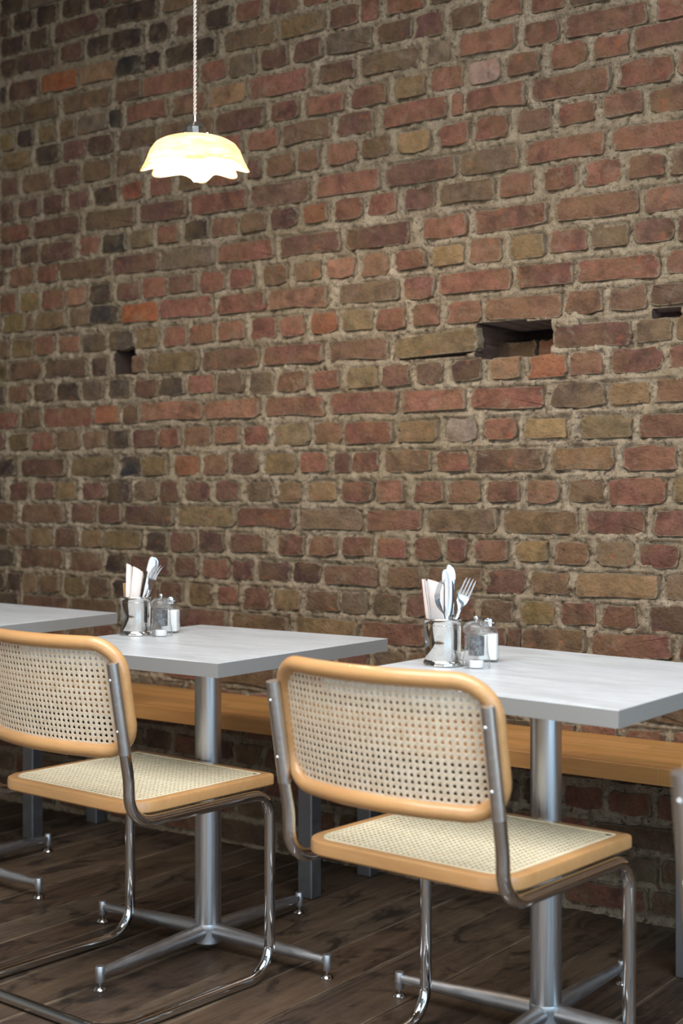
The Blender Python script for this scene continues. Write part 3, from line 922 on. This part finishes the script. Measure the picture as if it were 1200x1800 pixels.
TX = 0.24
def make_chair():
    t = empty('cane_chair')
    tr = .0125
    half = [(TX, -.4735, .770), (TX, -.440, .580), (TX, -.4285, .520), (TX, -.4285, .43), (TX, 0, .43), (TX, 0, tr), (TX, -.485, tr)]
    pts = half + [(-x_, y_, z_) for x_, y_, z_ in reversed(half)]
    rad = [0, .35, .25, .062, .055, .072, .07] + [.07, .072, .055, .062, .25, .35, 0]
    path = fillet(pts, rad, 9)
    fr = part('tube_frame', tube(path, tr, 18), M['chrome'], t, True)
    for sgn in (1, -1):
        # satin sleeve of the upper part, screws and the peg at the joint
        P = fillet([(sgn * TX, -.4738, .772), (sgn * TX, -.440, .580)], [0, 0])
        part('upright_sleeve', tube(P, tr + .0006, 18), M['satin'], fr, True)
        for z_ in (.736, .628):
            y_ = -.440 - (z_ - .580) * (.0335 / .190)
            sc = lathe([(.0040, 0), (.0038, .0012), (.0024, .0026), (0, .0032)], 14)
            part('screw', sc, M['chrome'], t, True, loc=(sgn * TX, y_ - tr - .0004, z_), rot=(math.radians(90 + 10), 0, 0))
    # backrest
    lean = math.atan(.0335 / .190)
    cl, sl = math.cos(lean), math.sin(lean)
    zc, yc = .694, -.440 - (.694 - .580) * math.tan(lean) + .0265
    bow = .055
    def surf(u, v, h):
        y_l = -bow * (1 - (u / .239) ** 2) - h
        return (u, yc + y_l * cl - v * sl, zc + v * cl + y_l * sl * -0.0 - y_l * sl * 0.0)
    HW, HV, CR = .2375, .1165, .062
    # densified rounded outline
    o_ = rrect(-HW, HW, -HV, HV, [CR] * 4, 8)
    dense = []
    for i in range(len(o_)):
        a, b_ = o_[i], o_[(i + 1) % len(o_)]
        m = max(1, int(math.hypot(b_[0] - a[0], b_[1] - a[1]) / .025))
        dense += [(a[0] + (b_[0] - a[0]) * k / m, a[1] + (b_[1] - a[1]) * k / m) for k in range(m)]
    br = part('back_frame', tube([surf(u, v, 0) for u, v in dense], .0152, 16, closed=True), M['beech'], t, True)
    ins = inside_rr(-HW, HW, -HV, HV, CR)
    cp = part('back_cane', weave(-.2286, .2286, -.1143, .1143, ins, surf), M['cane'], t, False)
    # seat
    z1, z0 = .470, .4425
    def ring(off, z, fr_r=.014, bk_r=.065):
        P = rrect(-.237 + off, .237 - off, -.411 + off, 0.026 - off, [max(bk_r - off, .004), max(fr_r - off, .004), max(fr_r - off, .004), max(bk_r - off, .004)], 8)
        return [(x_, y_, z) for x_, y_ in P]
    sr = [ring(.004, z0), ring(.0, z0 + .004), ring(0, z1 - .006), ring(.0016, z1 - .002), ring(.006, z1), ring(.0225, z1 - .0002), ring(.0237, z1 - .0025),
          ring(.0237, z0 + .004), ring(.0225, z0)]
    part('seat_frame', loops(sr, True), M['beech'], t, True)
    # spline round the cane and the cane itself
    sp = ring(.0258, z1 - .0012)
    part('seat_spline', tube(sp, .0021, 8, closed=True), M['cane_seat'], t, True)
    part('seat_cane', weave(-.2159, .2159, -.3937, .0127, inside_rr(-.2135, .2135, -.388, .003, .040),
                            lambda u, v, h: (u, v, z1 - .0022 + h - .004 * (1 - (u / .21) ** 2) * .6)), M['cane_seat'], t, False)
    return t
chair = make_chair()
GC = 'cane and tube cantilever chairs'
def place(ch, x, y, deg, label):
    ch.location = (x, y, 0)
    ch.rotation_euler = (0, 0, math.radians(deg))
    tag(ch, label, 'chair', GC)
proto2, proto3 = copy_tree(chair), copy_tree(chair)
place(chair, -1.3894, 2.5127, -4.0, 'cane and chrome cantilever chair shown whole, drawn up to the right table')
place(proto2, -2.3085, 2.5659, -3.8, 'cane and chrome cantilever chair cut by the left edge')
place(proto3, -.468, 2.1635, 0.0, 'out-of-focus chair of which only one upright shows at the right edge')

# ------------------------------------------------------------------ pendant lamp
LX, LY = -2.345, 2.60
LZ = 1.993                                   # top of the glass
lamp = empty('pendant_lamp', (LX, LY, 1.9))
tag(lamp, 'lit ruffled glass pendant lamp on a twisted white cord', 'lamp')
def helix(phase, z0, z1, r, pitch):
    n = int((z1 - z0) / pitch * 9)
    return [(r * math.cos(phase + 2 * math.pi * i / 9), r * math.sin(phase + 2 * math.pi * i / 9), z0 + (z1 - z0) * i / n) for i in range(n + 1)]
zb = LZ - 1.9
cv = merge(*[tube(helix(ph, zb + .045, CEIL - 1.9, .0021, .021), .0023, 6) for ph in (0, math.pi)])
part('cord', cv, M['flex'], lamp, True)
part('ceiling_rose', lathe([(.0, CEIL - 1.9), (.045, CEIL - 1.9), (.043, CEIL - 1.92), (.02, CEIL - 1.935), (0, CEIL - 1.936)], 28), M['white_plastic'], lamp, True)
gal = part('gallery', lathe([(0, zb + .050), (.0055, zb + .050), (.006, zb + .036), (.014, zb + .034), (.0265, zb + .021), (.0280, zb + .019), (.0280, zb - .004), (.0255, zb - .004), (.023, zb + .017), (0, zb + .025)], 12), M['chrome'], lamp)
for a in range(3):
    an = a * 2.0944 + .35
    P = [(math.cos(an) * r, math.sin(an) * r, zb + .004) for r in (.025, .031, .036)]
    part('thumb_screw', merge(tube(P, .0018, 8), tube([P[1], P[2]], .0042, 8)), M['silver'], gal, True)
# ruffled shade
NS, NR = 160, 26
prof = [(.024, .0), (.045, -.0025), (.068, -.007), (.090, -.014), (.106, -.023), (.114, -.034), (.118, -.046), (.122, -.058), (.127, -.069), (.131, -.0775)]
tt = np.linspace(0, 1, NR)
pr = np.interp(tt, np.linspace(0, 1, len(prof)), [p_[0] for p_ in prof])
pz = np.interp(tt, np.linspace(0, 1, len(prof)), [p_[1] for p_ in prof])
V, Fc = [], []
for i in range(NR):
    g = max(0, (tt[i] - .32) / .68)
    for k in range(NS):
        a = 2 * math.pi * k / NS
        w = math.cos(8 * a + .6 * math.sin(3 * a + 1) + .9)
        w2 = math.cos(4 * a + .3)
        r = .94 * pr[i] * (1 + g ** 1.3 * (.115 * w + .035 * w2))
        z = zb + pz[i] - g ** 1.5 * (.0055 * w - .003 * w2)
        V.append((r * math.cos(a), r * math.sin(a), z))
for i in range(NR - 1):
    for k in range(NS):
        l = (k + 1) % NS
        Fc.append([i * NS + k, i * NS + l, (i + 1) * NS + l, (i + 1) * NS + k])
sh = part('shade', (V, Fc), M['shade'], lamp, True)
so = sh.modifiers.new('thickness', 'SOLIDIFY'); so.thickness = .0025; so.offset = 0
blb = part('bulb', lathe([(.0, zb - .112), (.004, zb - .1105), (.009, zb - .103), (.015, zb - .093), (.0185, zb - .082), (.018, zb - .066), (.013, zb - .05), (.0115, zb - .035), (.0115, zb - .02)], 20), M['bulb'], lamp, True)
part('bulb_holder', lathe([(0, zb + .01), (.014, zb + .01), (.014, zb - .02), (0, zb - .0201)], 16), M['white_plastic'], lamp, True)

# ------------------------------------------------------------------ things on the tables
R2 = Vector((CS, SN, 0)); F2 = Vector((-SN, CS, 0)); UP = Vector((0, 0, 1))
def cup(x, y, z, label):
    c = empty('cutlery_cup', (x, y, z))
    tag(c, label, 'cup', 'silver cutlery cups')
    part('body', lathe([(0, .006), (.036, .006), (.0372, .008), (.0385, .05), (.0392, .088), (.0395, .0885), (.0398, .098), (.0382, .0985), (.0376, .088), (.0368, .05), (.0355, .012), (0, .011)], 56), M['silver'], c, True)
    part('base_ring', lathe([(.030, .0), (.0405, .0), (.0422, .0025), (.0418, .007), (.0400, .010), (.0388, .0118), (.0372, .0125), (.030, .0125)], 56), M['silver'], c, True)
    ring_ = [(.0400 * math.cos(a * math.pi / 28), .0400 * math.sin(a * math.pi / 28), .0990) for a in range(56)]
    part('rim', tube(ring_, .0016, 8, closed=True), M['silver'], c, True)
    ring_ = [(.0394 * math.cos(a * math.pi / 28), .0394 * math.sin(a * math.pi / 28), .0865) for a in range(56)]
    part('band', tube(ring_, .0007, 6, closed=True), M['silver'], c, True)
    return c

def mill(x, y, z, label):
    c = empty('pepper_mill', (x, y, z))
    tag(c, label, 'pepper mill', 'clear pepper mills')
    part('body', lathe([(0, .0), (.0285, .0), (.0290, .001), (.0285, .022), (.0265, .026), (.0250, .035), (.0240, .055), (.0245, .068), (.025, .0705), (.0172, .0705), (.0172, .026), (0, .026)], 40), M['acrylic'], c, True)
    hd = part('head', lathe([(0, .0712), (.0225, .0712), (.0275, .0745), (.0290, .081), (.0275, .088), (.0215, .0945), (.0120, .0985), (0, .0985)], 40), M['acrylic'], c, True)
    part('finial', lathe([(0, .0988), (.003, .0988), (.0032, .101), (.0058, .1025), (.0062, .1055), (.0045, .1085), (.002, .1095), (0, .1096)], 20), M['chrome'], hd, True)
    part('spindle', lathe([(0, .0265), (.0022, .0265), (.0022, .0705), (0, .0706)], 10), M['chrome'], c, True)
    part('grinder', lathe([(0, .0012), (.0150, .0012), (.0152, .015), (.0135, .0165), (0, .0166)], 28), M['white_plastic'], c, True)
    v, f = lathe([(.0028, .0270), (.0158, .0270), (.0163, .045), (.0163, .064), (.0145, .0670), (.0028, .0678)], 30)
    rr = random.Random(3)
    v = [(a + rr.uniform(-.0003, .0003), b_ + rr.uniform(-.0003, .0003), cc_) for a, b_, cc_ in v]
    pp = part('peppercorns', (v, f), M['pepper'], c)
    pp['kind'] = 'stuff'
    return c

def shaker(x, y, z, rz, label):
    c = empty('salt_shaker', (x, y, z), rz)
    tag(c, label, 'salt shaker', 'glass salt shakers')
    def rg(h, r, zz): return [(a, b_, zz) for a, b_ in rrect(-h, h, -h, h, [r] * 4, 5)]
    rings = [rg(.019, .006, 0), rg(.0225, .008, .0012), rg(.0235, .008, .004), rg(.0235, .008, .056), rg(.0222, .0085, .063), rg(.0185, .010, .069), rg(.0150, .0149, .0735), rg(.0145, .0144, .080)]
    v, f = loops(rings)
    n = len(rings[0])
    f += [list(range(n))[::-1], [(len(rings) - 1) * n + k for k in range(n)]]
    part('jar', (v, f), M['glass'], c, True)
    rings = [rg(.0205, .006, .0052), rg(.0210, .0065, .007), rg(.0210, .0065, .056), rg(.0200, .007, .060)]
    v, f = loops(rings)
    f += [list(range(n))[::-1], [(len(rings) - 1) * n + k for k in range(n)]]
    sa = part('salt', (v, f), M['salt'], c)
    sa['kind'] = 'stuff'
    ld = part('lid', lathe([(0, .0765), (.0165, .0765), (.0178, .0772), (.0172, .0790), (.0178, .0808), (.0172, .0826), (.0178, .0845), (.0180, .0905), (.0165, .0945), (.012, .0972), (0, .0985)], 32), M['chrome'], c, True)
    return c

def place_along(root, base, tip, face):
    """local +z from base to tip, local -y towards `face`"""
    zv = (Vector(tip) - Vector(base)).normalized()
    yv = -Vector(face); yv = (yv - zv * yv.dot(zv)).normalized()
    xv = yv.cross(zv)
    m = Matrix((xv, yv, zv)).transposed().to_4x4()
    m.translation = Vector(base)
    root.matrix_world = m

def loft(secs, seg=10):
    """sections (z, cx, cy, half width, half thickness)"""
    V, Fc = [], []
    for (z, cx, cy, hw, ht) in secs:
        for k in range(seg):
            a = 2 * math.pi * k / seg
            V.append((cx + hw * math.cos(a), cy + ht * math.sin(a), z))
    for i in range(len(secs) - 1):
        for k in range(seg):
            l = (k + 1) % seg
            Fc.append([i * seg + k, i * seg + l, (i + 1) * seg + l, (i + 1) * seg + k])
    Fc.append(list(range(seg))[::-1]); Fc.append([(len(secs) - 1) * seg + k for k in range(seg)])
    return V, Fc

def knife(base, tip, face, label, group):
    L = (Vector(tip) - Vector(base)).length
    k = empty('table_knife'); tag(k, label, 'knife', group)
    part('handle', loft([(0, 0, 0, .004, .002), (.004, 0, 0, .007, .003), (.05, 0, 0, .0078, .0034), (.078, 0, 0, .006, .003), (.086, 0, 0, .0052, .0026)]), M['cutlery'], k, True)
    b0 = .0855
    S = [(b0, 0, 0, .005, .0018), (b0 + .006, .001, 0, .0085, .0012), (b0 + .03, .0015, 0, .0100, .0009), (L - .045, .0015, 0, .0106, .0008), (L - .022, .0008, 0, .0104, .0007), (L - .011, -.0004, 0, .0090, .0006), (L - .005, -.0016, 0, .0070, .0006), (L - .0015, -.0026, 0, .0042, .0005), (L, -.003, 0, .0016, .0004)]
    part('blade', loft(S, 12), M['cutlery'], k, True)
    place_along(k, base, tip, face)
    return k

def fork(base, tip, face, label, group, bend=1.0):
    L = (Vector(tip) - Vector(base)).length
    k = empty('table_fork'); tag(k, label, 'fork', group)
    cyf = lambda z: -bend * .014 * math.sin(math.pi * max(0, min(1, (z - (L - .075)) / .075))) * -1
    part('handle', loft([(0, 0, 0, .006, .001), (.01, 0, 0, .0085, .0014), (.06, 0, 0, .0055, .0014), (L - .085, 0, 0, .0032, .0016), (L - .07, 0, cyf(L - .07), .0038, .0015)], 12), M['cutlery'], k, True)
    hd = part('head', loft([(L - .072, 0, cyf(L - .072), .0035, .0015), (L - .064, 0, cyf(L - .064), .0075, .0011), (L - .056, 0, cyf(L - .056), .0118, .0009), (L - .046, 0, cyf(L - .046), .0130, .0009), (L - .041, 0, cyf(L - .041), .0130, .0009)], 14), M['cutlery'], k, True)
    for i in range(4):
        x_ = (i - 1.5) * .0070
        part('tine', loft([(L - .044, x_, cyf(L - .044), .0025, .0009), (L - .030, x_ * 1.02, cyf(L - .030), .0023, .0009), (L - .012, x_ * 1.0, cyf(L - .012), .0020, .0008), (L - abs(i - 1.5) * .002, x_ * .98, cyf(L), .0006, .0005)], 8), M['cutlery'], hd, True)
    place_along(k, base, tip, face)
    return k

def napkin(base, tip, face, w, label, group, mat='paper', stripe=True, curve=.004, layers=2, skew=.0, taper=.45):
    L = (Vector(tip) - Vector(base)).length
    k = empty('paper_napkin'); tag(k, label, 'napkin', group)
    for q_ in range(layers):
        V, Fc = [], []
        n = 12; th = .0012
        off = q_ * .0022
        for s_ in (0, 1):
            for j in range(n + 1):
                for i in range(7):
                    u = i / 6 - .5; v = j / n
                    V.append((u * w * (1 - taper * (1 - v)) + q_ * .0012, curve * math.sin(u * 5 + v * 2) * v + off + s_ * th + .006 * v * v * (-.4 + .3 * q_), v * (L - skew * (u + .5) * L - q_ * .004)))
        m = 7 * (n + 1)
        for j in range(n):
            for i in range(6):
                a = j * 7 + i
                Fc.append([a, a + 1, a + 8, a + 7]); Fc.append([m + a, m + a + 7, m + a + 8, m + a + 1])
        bd = [i for i in range(7)] + [j * 7 + 6 for j in range(1, n + 1)] + [n * 7 + i for i in range(5, -1, -1)] + [j * 7 for j in range(n - 1, 0, -1)]
        for a, b_ in zip(bd, bd[1:] + bd[:1]): Fc.append([b_, a, m + a, m + b_])
        sheet = part('sheet', (V, Fc), M[mat], k, True)
        if stripe:
            P = [V[j * 7] for j in range(n + 1)]
            part('stripe', tube([(x_ - .0004, y_ + th / 2, z_) for x_, y_, z_ in P], .0014, 6), M['red_edge'], sheet, True)
    place_along(k, base, tip, face)
    return k

def at(cx, cy, lateral, depth, z):
    p_ = Vector((cx, cy, 0)) + R2 * lateral + F2 * depth
    return Vector((p_.x, p_.y, z))

# right table
zr = lambda X: .750 - .019 * (X + 1.388)
C2 = (-1.611, 2.569); z2 = zr(C2[0])
cup(C2[0], C2[1], z2 + .0002, 'silver cutlery cup on the right table, with two forks and striped napkins')
mill(-1.536, 2.581, zr(-1.536) + .0004, 'clear acrylic pepper mill beside the cup on the right table')
shaker(-1.572, 2.690, zr(-1.572) + .0004, math.radians(24), 'glass salt shaker with chrome lid on the right table, behind the pepper mill')
G2, G1 = 'cutlery and napkins in the right cup', 'cutlery and napkins in the left cup'
zf = z2 + .0165
knife(at(*C2, .012, .019, zf), at(*C2, .0185, .026, z2 + .212), -F2 + R2 * .15, 'tallest table knife in the right cup', G2)
knife(at(*C2, .009, .009, zf), at(*C2, .0085, .014, z2 + .203), -F2 - R2 * .1, 'knife with its blade just in front of the tallest one in the right cup', G2)
knife(at(*C2, .024, .006, zf), at(*C2, .0275, .008, z2 + .182), -F2 * .35 + R2, 'knife turned edge-on beside the tallest one in the right cup', G2)
fork(at(*C2, -.004, -.009, zf), at(*C2, .0610, -.009, z2 + .186), -F2 + R2 * .1, 'fork leaning right out of the right cup, tines facing the camera', G2)
fork(at(*C2, .007, -.0235, zf), at(*C2, -.0040, -.029, z2 + .184), R2 - F2 * .55, 'fork turned sideways in front of the knives in the right cup', G2)
napkin(at(*C2, -.0095, .004, zf), at(*C2, -.0160, .004, z2 + .184), -F2 - R2 * .12, .034, 'wide white folded napkin with red edge in the right cup', G2, skew=.07)
napkin(at(*C2, -.0245, -.003, zf), at(*C2, -.0395, -.003, z2 + .183), -F2 * .25 - R2, .018, 'narrow red-edged napkin leaning left in the right cup', G2, taper=.3)

# middle table
zm = .750
C1 = (-2.617, 2.674)
cup(C1[0], C1[1], zm + .0003, 'silver cutlery cup on the lamp-lit table, with one fork')
mill(-2.546, 2.693, zm + .0003, 'clear acrylic pepper mill on the table under the lamp')
shaker(-2.588, 2.773, zm + .0003, math.radians(30), 'glass salt shaker on the table under the lamp')
zf = zm + .0165
knife(at(*C1, -.006, .004, zf), at(*C1, .0440, .004, zm + .203), -F2 - R2 * .15, 'left one of two upright knives in the left cup', G1)
knife(at(*C1, -.003, .0145, zf), at(*C1, .0515, .013, zm + .200), -F2 + R2 * .25, 'right one of two upright knives in the left cup', G1)
fork(at(*C1, -.002, -.016, zf), at(*C1, .0640, -.016, zm + .184), -F2 * .8 + R2 * .6, 'single fork in the left cup', G1)
napkin(at(*C1, -.012, -.008, zf), at(*C1, .0080, -.008, zm + .178), -F2 - R2 * .1, .028, 'pale folded napkin beside the knives in the left cup', G1, stripe=False, skew=.07)
napkin(at(*C1, -.024, .000, zf), at(*C1, -.0150, .000, zm + .186), -F2 - R2 * .3, .018, 'pale folded napkin at the far left of the left cup', G1, stripe=False, skew=.05)
napkin(at(*C1, -.011, .0235, zf), at(*C1, .0480, .0235, zm + .158), -F2 + R2 * .1, .011, 'pale napkin behind the fork in the left cup', G1, stripe=False, layers=1)
napkin(at(*C1, -.024, .012, zf), at(*C1, -.0300, .012, zm + .135), -F2, .012, 'brown paper napkin behind the white ones in the left cup', G1, mat='kraft', stripe=False, layers=1)
